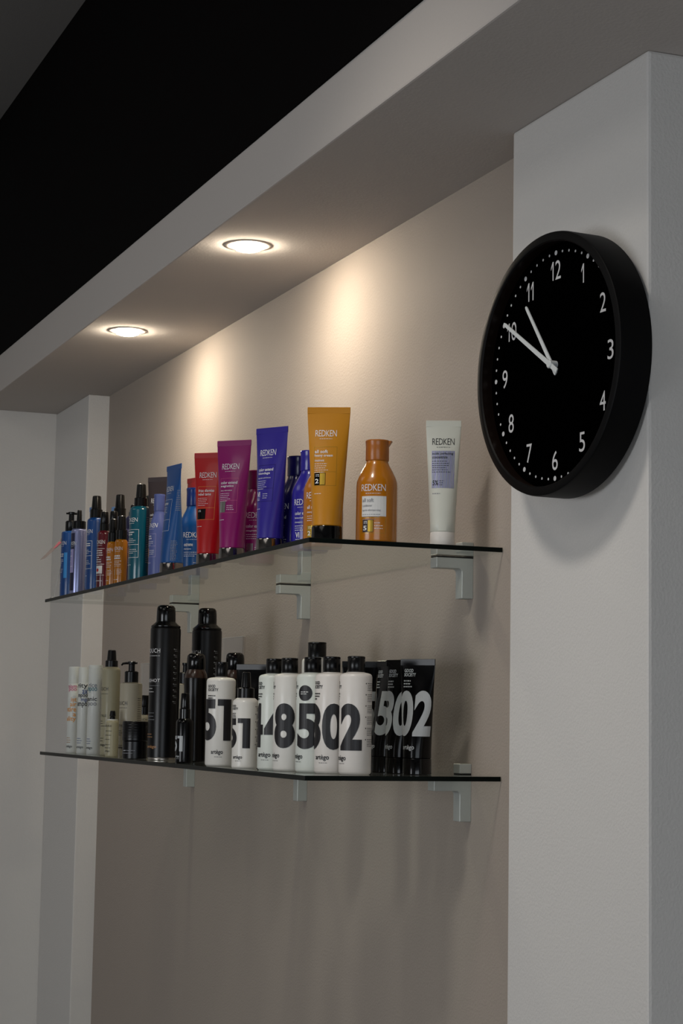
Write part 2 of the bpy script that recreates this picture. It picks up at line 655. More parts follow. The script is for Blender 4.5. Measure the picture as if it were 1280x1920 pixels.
def hand(name, ang, length, tail, w, y):
    a = math.radians(ang)
    d, s = Vector((math.sin(a), 0, math.cos(a))), Vector((math.cos(a), 0, -math.sin(a)))
    V, F = [], []
    for yy in (y, y - 0.0014):
        for (l, k) in ((-tail, .42), (-tail * .8, .5), (0, .5), (length * .97, .36), (length, .2)):
            for sg in (-1, 1):
                p = d * l + s * (w * k * sg)
                V.append((p.x, yy, p.z))
    for i in range(4):
        F.append((2 * i, 2 * i + 1, 2 * i + 3, 2 * i + 2))
        F.append((10 + 2 * i, 12 + 2 * i, 13 + 2 * i, 11 + 2 * i))
        F.append((2 * i, 2 * i + 2, 12 + 2 * i, 10 + 2 * i))
        F.append((2 * i + 1, 11 + 2 * i, 13 + 2 * i, 2 * i + 3))
    F += [(0, 10, 11, 1), (8, 9, 19, 18)]
    mk(name, V, F, hand_m, clk)


hand('hour_hand', -36.0, CR * .63, CR * .10, 0.0060, -CD - .0055)
hand('minute_hand', -57.2, CR * .79, CR * .12, 0.0064, -CD - .0085)
ring_y('hand_hub', [(0.0052, -CD), (0.0052, -CD - .0105), (0.004, -CD - .0115)], hand_m, clk, n=24, cap='last')


# ------------------------------------------------------------------ product builders
def tube(x, y, z, phi, label, body_m, cap_m, h=0.195, r=0.0205, w=0.0305, cap_h=0.021, capr=0.0215, group=None, name='squeeze_tube'):
    """Squeeze tube standing on its cap: round at the cap, pressed flat at the crimp."""
    t = thing(name, label, 'tube', (x, y, z), phi, group)
    loft('flip_cap', rev([(0, capr * .96), (0.001, capr), (cap_h - .0012, capr * .985), (cap_h, capr * .96)]), cap_m, t, n=40)
    prof = [(cap_h - .001, r * .9, r * .9), (cap_h + .0012, r, r), (cap_h + .012, r * 1.0, r * .99)]
    zt = h - 0.009
    for k in range(1, 11):
        u = k / 10
        zz = cap_h + .012 + (zt - cap_h - .012) * u
        prof.append((zz, r + (w - r) * u, max(0.0011, r * .99 * (1 - u ** 1.35))))
    loft('tube_body', prof, body_m, t, n=48)
    box('crimp', (-w, w, -.0010, .0010, zt - .0004, h), body_m, t, .0003, 1)
    return t, Surf(prof)


def shampoo(x, y, z, phi, label, body_m, cap_m, h=0.15, r=0.0295, group=None, lip=True, name='shampoo_bottle'):
    """Round shouldered bottle with a tapering neck and a smooth cap."""
    t = thing(name, label, 'bottle', (x, y, z), phi, group)
    k = h / 0.15
    prof = [(0, r * .93), (.002, r * .99), (.004, r), (.083 * k, r), (.089 * k, r * .985), (.095 * k, r * .92), (.104 * k, r * .78), (.113 * k, r * .61), (.117 * k, r * .55), (.121 * k, r * .52)]
    prof = rev(prof)
    loft('bottle_body', prof, body_m, t, n=48)
    c = [(.120 * k, r * .56), (.121 * k, r * .575), (.140 * k, r * .57), (.146 * k, r * .58), (.1485 * k, r * .60), (h, r * .57)]
    loft('cap', rev(c), cap_m, t, n=40)
    if lip:
        v = []
        zz = .1475 * k
        vs_, fs = box_vf(r * .5, r * .72, -.005, .005, zz - .004, zz + .0014)
        vs_[1] = (r * .57, -.004, zz - .006)
        vs_[2] = (r * .57, .004, zz - .006)
        mk('cap_lip', vs_, fs, cap_m, t)
    return t, Surf(prof)


def spray(x, y, z, phi, label, body_m, cap_m, h=0.2, r=0.018, body=0.66, collar=.62, top=.5, group=None, name='spray_bottle', ring_m=None):
    """Slim cylinder with a collar and a tapered mist-pump overcap."""
    t = thing(name, label, 'bottle', (x, y, z), phi, group)
    hb = h * body
    prof = rev([(0, r * .92), (.0015, r * .99), (.003, r), (hb - .006, r), (hb - .002, r * .95), (hb, r * .82), (hb + .002, r * .7)])
    loft('bottle_body', prof, body_m, t, n=40)
    hc = hb + (h - hb) * .42
    loft('collar', rev([(hb + .0005, r * collar), (hb + .001, r * collar * 1.06), (hc - .001, r * collar * 1.04), (hc, r * collar * .9)]), cap_m, t, n=32)
    loft('mist_pump_cap', rev([(hc - .001, r * collar * .86), (hc + .001, r * top * 1.04), (h - .003, r * top * .9), (h - .0008, r * top * .84), (h, r * top * .7)]), cap_m, t, n=32)
    if ring_m:
        loft('neck_ring', rev([(hb - .0005, r * .80), (hb + .0022, r * .80)]), ring_m, t, n=32)
    return t, Surf(prof)


def pump(x, y, z, phi, label, body_m, cap_m, h=0.18, r=0.021, body=.77, group=None, head=0.017, noz=0.0, name='pump_bottle', two=False):
    """Cylindrical bottle with collar, stem and a pump head with its nozzle."""
    t = thing(name, label, 'bottle', (x, y, z), phi, group)
    hb = h * body
    prof = rev([(0, r * .93), (.0015, r * .99), (.003, r), (hb - .004, r), (hb - .001, r * .96), (hb, r * .86), (hb + .0015, r * .6)])
    loft('bottle_body', prof, body_m, t, n=40)
    hc = hb + (h - hb) * .55
    loft('collar', rev([(hb, r * .58), (hb + .001, r * .62), (hc - .002, r * .62), (hc, r * .52)]), cap_m, t, n=32)
    hd = loft('pump_head', rev([(hc - .001, r * .30), (h - .006, r * .28), (h - .005, r * .34), (h - .001, r * .36), (h, r * .3)]), cap_m, t, n=24)
    a = math.radians(noz)
    d = Vector((math.sin(a), -math.cos(a), 0))
    zc = h - .0035
    tube_path('nozzle', [(0, 0, zc), tuple(d * head * .6 + Vector((0, 0, zc))), tuple(d * head + Vector((0, 0, zc - .0008))), tuple(d * head * 1.15 + Vector((0, 0, zc - .004)))], [.0038, .0034, .003, .0024], cap_m, hd, n=10, flat=.7)
    if two:
        tube_path('thumb_rest', [(0, 0, zc), tuple(d * -head * .6 + Vector((0, 0, zc + .0004)))], [.0038, .003], cap_m, hd, n=10, flat=.6)
    return t, Surf(prof)


def pill(x, y, z, phi, label, body_m, cap_m, h=0.168, r=0.0233, hb=0.1435, capr=0.0125, group=None, name='shampoo_bottle'):
    """Straight cylinder with softly rounded ends and a small disc-top cap."""
    t = thing(name, label, 'bottle', (x, y, z), phi, group)
    prof = rev([(0, r * .86), (.0015, r * .95), (.004, r), (hb - .006, r), (hb - .003, r * .97), (hb - .001, r * .88), (hb, r * .74), (hb + .001, capr * 1.02)])
    loft('bottle_body', prof, body_m, t, n=48)
    loft('neck', rev([(hb, capr * .96), (hb + .0018, capr * .96)]), body_m, t, n=32)
    loft('cap', rev([(hb + .0015, capr * .97), (hb + .002, capr), (h - .004, capr), (h - .0035, capr * .975), (h - .0028, capr), (h - .0008, capr), (h, capr * .93)]), cap_m, t, n=40)
    return t, Surf(prof)


def aerosol(x, y, z, phi, label, body_m, cap_m, h=0.281, r=0.0275, group=None):
    t = thing('aerosol_can', label, 'spray can', (x, y, z), phi, group)
    hb = h * .852
    prof = rev([(.005, r), (hb - .004, r), (hb - .001, r * .985), (hb, r * .93)])
    loft('can_body', prof, body_m, t, n=48)
    loft('base_rim', rev([(0, r * .93), (.001, r * .975), (.004, r * .98), (.0055, r * .95)]), steel, t, n=48)
    loft('shoulder_rim', rev([(hb - .0005, r * .93), (hb + .001, r * .97), (hb + .0035, r * .97), (hb + .005, r * .9), (hb + .009, r * .72), (hb + .0115, r * .64)]), black_gl, t, n=48)
    c0 = hb + .010
    loft('cap', rev([(c0, r * .62), (c0 + .002, r * .64), (h - .012, r * .625), (h - .005, r * .60), (h - .0015, r * .52), (h, r * .40)]), cap_m, t, n=40)
    box('cap_notch', (-.0016, .0016, -r * .66, -r * .5, h - .010, h - .004), black_mt, t)
    return t, Surf(prof)


def mousse(x, y, z, phi, label, body_m, neck_m, cap_m, h=0.19, r=0.0205, group=None):
    t = thing('foam_bottle', label, 'bottle', (x, y, z), phi, group)
    prof = rev([(0, r * .9), (.002, r), (.085, r), (.105, r * .97), (.125, r * .94), (.140, r * .98), (.1465, r * .97)])
    loft('bottle_body', prof, body_m, t, n=40)
    loft('shoulder', rev([(.146, r * .97), (.152, r * .93), (.158, r * .82), (.1625, r * .72)]), neck_m, t, n=40)
    loft('cap', rev([(.1615, r * .74), (.163, r * .78), (h - .010, r * .76), (h - .004, r * .71), (h - .001, r * .58), (h, r * .45)]), cap_m, t, n=40)
    return t, Surf(prof)


# ------------------------------------------------------------------ lettering layouts
def redken_text(p, z, w, h, m, align='c', s0=0.0):
    p.text('REDKEN', s0, z, w, h, m, -0.008, align, 'brand_lettering', spacing=.9)
    p.lines(s0 - w * .3, s0 + w * .3, z - h * .35, 1, .01, .0006, m, 3, ragged=0)


def tube_label(surf, t, ink, words, badge=None, outline=None, wbase=0.0305, zb=0.150, sl=-0.0185):
    p = Print(surf, t, 0.004, 0.012)
    redken_text(p, zb, wbase, 0.0092, ink, 'c', -.003)
    z = zb - 0.0245
    for i, (wd, ww) in enumerate(words):
        p.text(wd, sl, z, ww, 0.0047 if i < 2 else 0.003, ink, 0.012 if i < 2 else 0.0, 'l', 'product_lettering')
        z -= 0.0062 if i < 2 else 0.0048
    p.lines(sl, sl + 0.022, z + .002, 5, .0031, .0007, ink, 11)
    if outline:
        p.frame(sl - .001, sl + .032, zb - 0.072, zb - 0.015, .0004, outline)
        p.rect(sl, sl + .032, zb - .052, zb - .0516, outline, 'label_outline')
    if badge:
        badge(p, sl, zb - 0.071)
    p.lines(sl, sl + .011, zb - .083, 1, .01, .0007, ink, 5, ragged=0)
    p.done()


def badge_pct(num, back, foil):
    def fn(p, s, z):
        p.rect(s, s + .0165, z, z + .0175, back, 'badge', .0005)
        p.rect(s + .0085, s + .0160, z + .0005, z + .0170, foil, 'badge_foil', .0006)
        p.text(num, s + .0015, z + .0025, .0055, .0065, ink_w, .02, 'l', 'badge_number', eps=.0008)
        p.lines(s + .0022, s + .008, z + .0155, 2, .0022, .0008, ink_w, 7)
    return fn


def badge_foil(p, s, z):
    p.rect(s, s + .012, z, z + .0175, foil_s, 'badge_foil', .0005)
    p.lines(s + .0145, s + .028, z + .011, 3, .0032, .0007, ink_w, 9)


def badge_vi(p, s, z):
    p.text('Vi', s + .001, z + .006, .0075, .0085, ink_w, .02, 'l', 'badge_number')
    p.lines(s + .001, s + .009, z + .004, 2, .0022, .0008, ink_w, 8)
    p.lines(s + .0145, s + .026, z + .011, 3, .0032, .0007, ink_w, 9)


def slim_label(surf, t, hb, ink, right=0.019, box_m=None, seed=2, wr=0.030):
    """Label of a slim bottle: brand word, outlined block of fine print."""
    p = Print(surf, t, 0.003)
    redken_text(p, hb * .80, wr, .0078, ink)
    if box_m:
        p.frame(-.014, right - .006, hb * .33, hb * .70, .0006, box_m)
        p.rect(-.014, right - .006, hb * .50, hb * .50 + .0006, box_m, 'label_outline')
    p.lines(-.012, right - .008, hb * .67, 2, .0042, .0022, ink, seed, 'product_lettering')
    p.lines(-.012, right - .008, hb * .58, 3, .0032, .0009, ink, seed + 1)
    p.lines(-.002, right - .008, hb * .44, 3, .0034, .0009, ink, seed + 2)
    p.rect(-.012, -.004, hb * .34, hb * .47, ink_go, 'label_badge')
    p.lines(-.010, .006, hb * .24, 1, .01, .0009, ink, seed + 3)
    p.done()


def bottle_label(surf, t, k, ink, lines, panel=None, badge=None, outline=None):
    """Label of a shouldered bottle of height 0.15*k."""
    p = Print(surf, t, 0.004)
    redken_text(p, .0735 * k, .0365 * k, .0095 * k, ink)
    s = -.0175 * k
    if panel:
        p.rect(s, s + .037 * k, .037 * k, .066 * k, panel, 'label_panel')
    z = .0575 * k
    ink2 = ink_g if panel else ink
    for i, (wd, ww) in enumerate(lines):
        p.text(wd, s + .0015, z, ww, .0055 * k if i == 0 else .0034 * k, ink2, .008, 'l', 'product_lettering', eps=.0007)
        z -= .0068 * k
    p.lines(s + .0015, s + .030 * k, z + .003, 3, .0034 * k, .0008, ink2, 21)
    if badge:
        badge(p, s + .002, .0145 * k)
    if outline:
        p.frame(s, s + .036 * k, .013 * k, .0355 * k, .0004, outline)
    p.lines(s + .020 * k, s + .033 * k, .028 * k, 3, .004 * k, .0008, ink, 22)
    p.lines(.052 * k, .064 * k, .085 * k, 30, .0025 * k, .0009, ink, 23, 'side_print', .3)
    p.done()


def number_label(surf, t, num, ink, hh, zn, dw, hb, side=True, brand=True, dot=False):
    """Big two-digit number around a cylinder, brand word at top and bottom."""
    p = Print(surf, t, 0.003)
    gap = dw * .06
    for i, ch in enumerate(num):
        w = dw * .78 if ch == '1' else dw
        s0 = -gap / 2 - w if i == 0 else gap / 2
        if ch == ' ':
            continue
        if ch == '1':                     # block one: bar with a square flag
            p.rect(s0 + w * .42, s0 + w, zn, zn + hh, ink, 'digit#%d' % i, .0005)
            p.rect(s0, s0 + w * .42, zn + hh * .84, zn + hh, ink, 'digit#%d' % i, .0005)
            continue
        p.text(ch, s0, zn, w, hh, ink, 0.045, 'l', 'digit#%d' % i, res=6)
    if brand:
        p.text('GOOD', -dw * .62, hb * .885, dw * .50, hb * .034, ink, .03, 'l', 'brand_lettering')
        p.text('SOCIETY', -dw * .62, hb * .845, dw * .66, hb * .034, ink, .03, 'l', 'brand_lettering')
        p.lines(-dw * .62, -dw * .1, hb * .80, 3, hb * .026, hb * .013, ink, 31)
    p.text('art\u00e8go', -dw * .30, hb * .125, dw * .66, hb * .062, ink, .02, 'l', 'maker_lettering')
    p.lines(-dw * .1, dw * .3, hb * .11, 1, .01, .0006, ink, 33, ragged=0)
    if side:
        for k in range(6):
            z = hb * (.90 - k * .11)
            p.lines(dw * 1.28, dw * 1.75, z, 5, hb * .017, .0008, ink, 40 + k, 'side_print', .3)
            p.disc(dw * 1.2, z - .0006, .0009, ink, 'side_print')
    if dot:
        p.disc(dw * .42, hb * .80, dw * .33, ink, 'label_disc')
        p.lines(dw * .22, dw * .64, hb * .815, 2, .0028, .0012, lab_w, 36, 'disc_print')
    p.done()


def touch_label(surf, t, hb, ink, ink2, z1=.74, w=.026, seed=51):
    p = Print(surf, t, .003)
    p.text('TOUCH', 0, hb * z1, w, w * .24, ink, 0, 'c', 'brand_lettering', spacing=1.15)
    p.lines(-w * .5, w * .5, hb * (z1 - .035), 1, .01, .0008, ink, seed, ragged=0)
    p.text('STYLE', .001, hb * (z1 - .30), w * .8, w * .17, ink, 0, 'c', 'product_lettering')
    p.lines(-w * .45, w * .45, hb * (z1 - .345), 3, hb * .028, .0011, ink, seed + 1)
    p.lines(-w * .45, w * .45, hb * (z1 - .54), 2, hb * .03, .0011, ink2, seed + 2)
    p.text('art\u00e8go', w * .1, hb * .10, w * .6, w * .22, ink2, .01, 'c', 'maker_lettering')
    p.done()


# ------------------------------------------------------------------ upper shelf
def pl(name, rgb, rough=.34, coat=.25, metal=0.0):
    return mat(name, rgb, rough, metal=metal, spec=.4, coat=coat, var=.03, bscale=60)


blue = pl('blue_plastic', (3, 60, 122))
blue2 = pl('deep_blue_plastic', (10, 44, 118))
blue_b = pl('bright_blue_tube', (2, 70, 134), .36, .15)
lav = pl('lavender_metallic', (140, 146, 186), .28, .2, .6)
lav_m = pl('periwinkle_plastic', (76, 88, 146), .45, .1)
sky = pl('light_blue_plastic', (84, 124, 176), .45, .1)
navy = pl('navy_plastic', (22, 24, 64))
teal = pl('teal_plastic', (4, 74, 92), .22, .4)
burg = pl('burgundy_plastic', (80, 14, 26), .24, .4)
amber = pl('amber_plastic', (172, 104, 6), .26, .35)
amber_t = pl('amber_tube_satin', (186, 124, 18), .36, .2)
amber_c = pl('amber_brown_cap', (158, 90, 16), .35, .2)
red = pl('red_tube', (172, 6, 12), .34, .25)
mag = pl('magenta_tube', (132, 6, 94), .3, .35)
mag_d = pl('magenta_cap', (104, 10, 72), .3, .3)
pur = pl('violet_blue_tube', (44, 34, 134), .3, .35)
pur_b = pl('violet_blue_bottle', (38, 30, 140), .26, .35)
pur_d = pl('dark_violet_bottle', (24, 20, 84), .26, .35)
brown = pl('dark_brown_tube', (48, 38, 40), .42, .1)
cream = pl('pale_cream_tube', (198, 200, 190), .4, .15)
white_c = pl('white_cap', (212, 208, 202), .45, .1)
azure = mat('azure_label', (30, 130, 200), .5)
dkblue_l = mat('dark_blue_label', (16, 20, 56), .4)
lav_l = mat('lavender_label', (150, 144, 190), .5)

t, s = pump(-1.602, -0.255, ZU, 8, 'slim blue pump bottle at the far left end of the upper shelf', blue, black_pl, h=.190, r=.0205, body=.77, head=.019, noz=150, two=True)
slim_label(s, t, .146, ink_w, .019, None, 3)
p = Print(s, t, .003)
p.rect(.010, .018, .045, .100, azure)
p.done()
t, s = spray(-1.501, -0.262, ZU, 12, 'lavender metallic bottle with pointed black nozzle on the upper shelf', lav, black_pl, h=.184, r=.0158, body=.78, collar=.86, top=.34, ring_m=chrome)
p = Print(s, t, .003)
p.rect(-.020, .009, .012, .134, dkblue_l)
p.rect(-.012, .0075, .050, .100, lav_l, eps=.0005)
redken_text(p, .108, .026, .0078, ink_w)
p.lines(-.011, .006, .097, 4, .011, .0016, ink_w, 61)
p.done()
t, s = spray(-1.403, -0.250, ZU, 8, 'blue spray bottle with tall black cap left of the burgundy ones', blue, black_pl, h=.205, r=.0185, body=.765, collar=.66, top=.54)
slim_label(s, t, .157, ink_w, .021, ink_w, 4)
t, s = tube(-1.559, -0.215, ZU, 10, 'light blue tube peeking out behind the leftmost blue spray bottle', sky, chrome_d, h=.200, r=.017, w=.025)
t, s = spray(-1.286, -0.262, ZU, 28, 'burgundy spray bottle with a white label at the shelf front', burg, black_pl, h=.160, r=.0135, body=.745, collar=.66, top=.62)
p = Print(s, t, .003)
redken_text(p, .094, .026, .0075, ink_w)
p.rect(-.013, .013, .084, .0846, ink_w, 'label_outline')
p.lines(-.012, .011, .081, 6, .0045, .0017, ink_w, 71)
p.rect(-.012, .009, .034, .050, lab_w)
p.disc(-.002, .041, .0035, red, eps=.0006)
p.rect(-.013, .013, .0305, .0312, ink_w, 'label_outline')
p.rect(-.013, .013, .0525, .0532, ink_w, 'label_outline')
p.lines(-.012, .010, .020, 1, .01, .0012, ink_w, 72)
p.done()
t, s = spray(-1.355, -0.225, ZU, 50, 'burgundy spray bottle half hidden behind the first amber one', burg, black_pl, h=.170, r=.0135, body=.76, collar=.66, top=.62)
slim_label(s, t, .128, ink_w, .016, None, 8, .024)
for (x, y, ph, lab, hh) in ((-1.188, -.268, 25, 'small amber spray bottle beside the burgundy bottle', .136), (-1.150, -.262, 38, 'small amber spray bottle next to the teal bottle', .139)):
    t, s = spray(x, y, ZU, ph, lab, amber, black_pl, h=hh, r=.0125, body=.66, collar=.84, top=.68, group='small amber spray bottles', ring_m=foil_g)
    p = Print(s, t, .003)
    redken_text(p, .071, .021, .0065, ink_w)
    p.lines(-.009, .010, .061, 2, .0045, .0028, ink_w, 81, 'product_lettering')
    p.lines(-.009, .010, .050, 4, .0032, .0009, ink_w, 82)
    p.rect(-.009, -.003, .022, .034, ink_go, 'label_badge')
    p.lines(0, .010, .034, 4, .003, .0009, ink_w, 83)
    p.lines(-.009, .009, .014, 1, .003, .0009, ink_w, 84)
    p.done()
t, s = spray(-1.440, -0.190, ZU, 10, 'blue spray bottle with tall black cap behind the amber ones', blue2, black_pl, h=.215, r=.0185, body=.77, collar=.66, top=.54)
t, s = tube(-1.598, -0.155, ZU, 12, 'light blue tube at the back behind the amber spray bottles', sky, chrome_d, h=.208, r=.017, w=.025)
t, s = spray(-1.290, -0.200, ZU, 35, 'navy bottle with lavender lettering behind the teal bottle', navy, black_pl, h=.178, r=.0165, body=.86, collar=.62, top=.5)
slim_label(s, t, .150, lav_l, .018, None, 12)
t, s = spray(-1.040, -0.255, ZU, 14, 'teal spray bottle with tall black cap and white outlined label', teal, black_pl, h=.190, r=.0212, body=.762, collar=.58, top=.46)
slim_label(s, t, .145, ink_w, .026, ink_w, 5, .034)
p = Print(s, t, .003)
p.lines(.034, .046, .125, 26, .0034, .001, ink_g, 91, 'side_print', .2)
p.done()
t, s = spray(-1.189, -0.195, ZU, 30, 'dark blue spray bottle just behind the teal bottle', blue2, black_pl, h=.187, r=.0175, body=.86, collar=.66, top=.55)
t, s = tube(-0.992, -0.230, ZU, 42, 'dark brown tube behind the periwinkle bottle', brown, black_pl, h=.200, r=.0195, w=.029)
tube_label(s, t, ink_w, [('color', .014)], zb=.150)
t, s = shampoo(-0.888, -0.262, ZU, 16, 'matte periwinkle bottle between the teal bottle and blue tube', lav_m, lav_m, h=.154, r=.0175, lip=False)
slim_label(s, t, .115, ink_w, .019, lav_l, 6, .028)
t, s = tube(-0.799, -0.262, ZU, 8, 'blue squeeze tube with chrome cap, seen nearly side on', blue_b, chrome, h=.198)
tube_label(s, t, ink_w, [('extreme', .020)], outline=ink_w)
p = Print(s, t, .004, .012)
p.lines(.024, .036, .150, 12, .0032, .0009, ink_g, 92, 'side_print', .2)
p.lines(.020, .032, .060, 13, .0028, .0009, ink_g, 93, 'side_print', .2)
p.done()
t, s = shampoo(-0.862, -0.202, ZU, 66, 'blue shampoo bottle between the blue and red tubes', blue_b, blue2, h=.166, r=.0275, lip=False)
bottle_label(s, t, 1.0, ink_w, [('extreme', .017), ('shampoo', .014)])
t, s = tube(-0.982, -0.165, ZU, 14, 'red tube at the back behind the blue shampoo bottle', red, black_pl, h=.202)
t, s = tube(-0.580, -0.262, ZU, 50, 'red squeeze tube beside the magenta one at the shelf front', red, chrome, h=.193)
tube_label(s, t, ink_w, [('frizz dismiss', .029), ('rebel tame', .024)], badge_pct('', black_gl, chrome_d), ink_o)
t, s = tube(-0.457, -0.262, ZU, 46, 'magenta squeeze tube with chrome cap at the shelf front', mag, chrome, h=.198)
tube_label(s, t, ink_w, [('color extend', .030), ('magnetics', .024), ('deep attraction', .022)], badge_foil, ink_p)
t, s = shampoo(-0.486, -0.210, ZU, 66, 'magenta shampoo bottle between the magenta and violet tubes', mag, mag_d, h=.154, lip=False)
bottle_label(s, t, 1.0, ink_w, [('color extend', .030), ('magnetics', .024)], None, badge_foil)
t, s = tube(-0.272, -0.262, ZU, 33, 'violet blue squeeze tube with chrome cap, tallest but the amber one', pur, chrome, h=.194)
tube_label(s, t, ink_w, [('color extend', .029), ('blondage', .024), ('express anti-brass', .026)], badge_vi, pur_d)
t, s = shampoo(-0.286, -0.2135, ZU, 8, 'dark violet shampoo bottle right of the violet tube', pur_d, pur_d, h=.153, r=.0285, lip=False)
bottle_label(s, t, .94, ink_w, [('color extend', .028), ('blondage', .024)], None, badge_vi)
p = Print(s, t, .004)
p.rect(.040, .052, .028, .058, ink_g, 'side_label')
p.done()
t, s = shampoo(-0.224, -0.215, ZU, 48, 'violet blue shampoo bottle between the dark violet and amber bottles', pur_b, pur_b, h=.154, r=.0285, lip=False)
bottle_label(s, t, .94, ink_w, [('color extend', .028), ('blondage', .024), ('shampoo', .014)], None, badge_vi)
t, s = shampoo(-0.151, -0.222, ZU, 48, 'amber shampoo bottle mostly hidden behind the amber tube', amber, amber_c, h=.148, lip=False)
bottle_label(s, t, .97, ink_w, [('all soft', .018), ('shampoo', .014)], None, badge_pct('2', foil_g, foil_g))
t, s = tube(-0.048, -0.255, ZU, 63, 'amber squeeze tube with black cap at the shelf corner', amber_t, black_gl, h=.193, r=.0212, w=.0308, capr=.0222)
tube_label(s, t, ink_w, [('all soft', .019), ('heavy cream', .026), ('treatment', .014)], badge_pct('2', black_gl, foil_g), foil_g)
t, s = shampoo(-0.046, -0.180, ZU, 57, 'amber conditioner bottle with white label standing alone', amber, amber_c, h=.1495)
bottle_label(s, t, 1.0, ink_w, [('all soft', .017), ('conditioner', .015), ('apr\u00e8s-shampooing', .027)], lab_w, badge_pct('5', brown, foil_g), foil_g)
t, s = tube(-0.026, -0.085, ZU, 64, 'pale cream squeeze tube with white cap nearest the clock', cream, white_c, h=.183, r=.0180, w=.0255, cap_h=.0195, capr=.0180)
p = Print(s, t, .004, .012)
redken_text(p, .147, .0320, .0095, ink_k)
p.rect(-.0165, .0165, .083, .138, holo)
p.text('acidic perfecting', -.0158, .1315, .030, .0042, ink_k, .006, 'l', 'product_lettering', eps=.0007)
p.text('concentrate', -.0158, .1265, .022, .0036, ink_k, .006, 'l', 'product_lettering', eps=.0007)
p.lines(-.0158, .012, .123, 6, .0032, .0008, ink_k, 101)
p.text('5%', -.0150, .087, .0085, .0075, ink_k, .01, 'l', 'badge_number', eps=.0007)
p.lines(-.005, .002, .094, 3, .003, .0008, ink_k, 102)
p.lines(-.0155, .004, .0755, 1, .003, .0012, ink_g, 103)
p.done()

# wobbling card clipped to the far front corner of the upper shelf
t = thing('shelf_card', 'small pink and grey promo card sticking out at the far shelf end', 'card', (-1.60, -0.298, ZU))
card_m = mat('printed_card_grey', (132, 122, 120), .5, var=.15, bscale=90)
P4 = [(-.0236, .0822), (-.0133, .0861), (.0231, .1203), (.0300, .1330), (.0227, .1331), (-.002, .106)]
V = [(0, a, b) for a, b in P4] + [(-.0008, a, b) for a, b in P4]
mk('card', V, [(0, 1, 2, 3, 4, 5), (11, 10, 9, 8, 7, 6)] + [(i, i + 6, (i + 1) % 6 + 6, (i + 1) % 6) for i in range(6)], card_m, t)
V = [(.0006, a, b) for a, b in ((.004, .1075), (.012, .1125), (.022, .1235), (.016, .1235))]
mk('card_print', V, [(0, 1, 2, 3)], mat('pink_print', (188, 96, 110), .5), t)
tube_path('stem', [(-.0004, .0262, .127), (-.0004, .024, .08), (-.0004, .012, .02), (-.0004, .010, .0025)], .0009, mat('clear_plastic_stem', (170, 172, 172), .3), t, n=6)
box('clip', (-.006, .006, .002, .020, 0.0, .003), mat('clear_plastic_clip', (150, 152, 152), .3), t, .0005, 1)

# ------------------------------------------------------------------ lower shelf
wht = pl('white_bottle', (216, 214, 208), .38, .2)
wht_g = pl('greenish_white_bottle', (209, 214, 207), .38, .2)
wht_p = pl('rosy_white_bottle', (217, 212, 206), .38, .2)
slim_w = pl('slim_white_bottle', (206, 208, 202), .42, .1)
khaki = pl('khaki_beige_bottle', (156, 150, 124), .42, .1)
beige = pl('beige_bottle', (170, 162, 142), .42, .1)
kblk = mat('black_tube', (4, 4, 5), .16, spec=0.22)
dkbr = mat('smoky_brown_bottle', (9, 6, 5), .22, spec=0.25)
dkbr2 = pl('smoky_brown_shoulder', (44, 28, 20), .25, .3)


def slim_white(x, y, label, h, r, rows, phi=18, cap=.145):
    t = thing('shampoo_bottle', label, 'bottle', (x, y, ZL), phi, 'slim white bottles')
    prof = rev([(0, r * .93), (.0015, r), (cap - .0008, r), (cap, r * .985)])
    loft('bottle_body', prof, slim_w, t, n=40)
    loft('cap', rev([(cap, r * .985), (cap + .0008, r), (h - .002, r * .985), (h, r * .94)]), slim_w, t, n=40)
    p = Print(Surf(prof), t, .003)
    for (wd, z, w, hh, m) in rows:
        p.text(wd, .0170, z, w * 1.1, hh * 1.1, m, .012, 'r', 'lettering')
    p.text('art\u00e8go', .011, .010, .017, .0065, ink_k, .01, 'r', 'maker_lettering')
    p.lines(-.004, .010, .032, 3, .0045, .0012, ink_go if rows[0][4] is ink_p else ink_b, 111)
    p.done()


slim_white(-1.496, -.262, 'slim white bottle with pink and orange lettering, far left', .180, .0135,
           [('niam', .135, .018, .007, ink_p), ('poo', .127, .016, .007, ink_p), ('ist', .107, .010, .008, ink_o), ('air', .097, .012, .008, ink_o), ('ntire', .086, .022, .009, ink_o), ('a', .076, .006, .006, ink_o), ('ality', .064, .021, .011, ink_o)], 24)
slim_white(-1.408, -.262, 'slim white bottle with grey and blue lettering, middle of three', .177, .0135,
           [('rity', .132, .022, .011, ink_k), ('ax', .122, .010, .008, ink_b), ('mpoo', .113, .019, .008, ink_k), ('mp', .104, .012, .008, ink_b), ('ampo', .094, .022, .010, ink_k)], 30, .146)
slim_white(-1.335, -.258, 'slim white bottle with teal lettering beside the khaki spray bottle', .180, .0148,
           [('rice', .135, .017, .008, ink_g), ('mpoo', .124, .021, .010, ink_t), ('ganic', .105, .024, .010, ink_k), ('poo', .095, .018, .009, ink_g)], 22, .172)

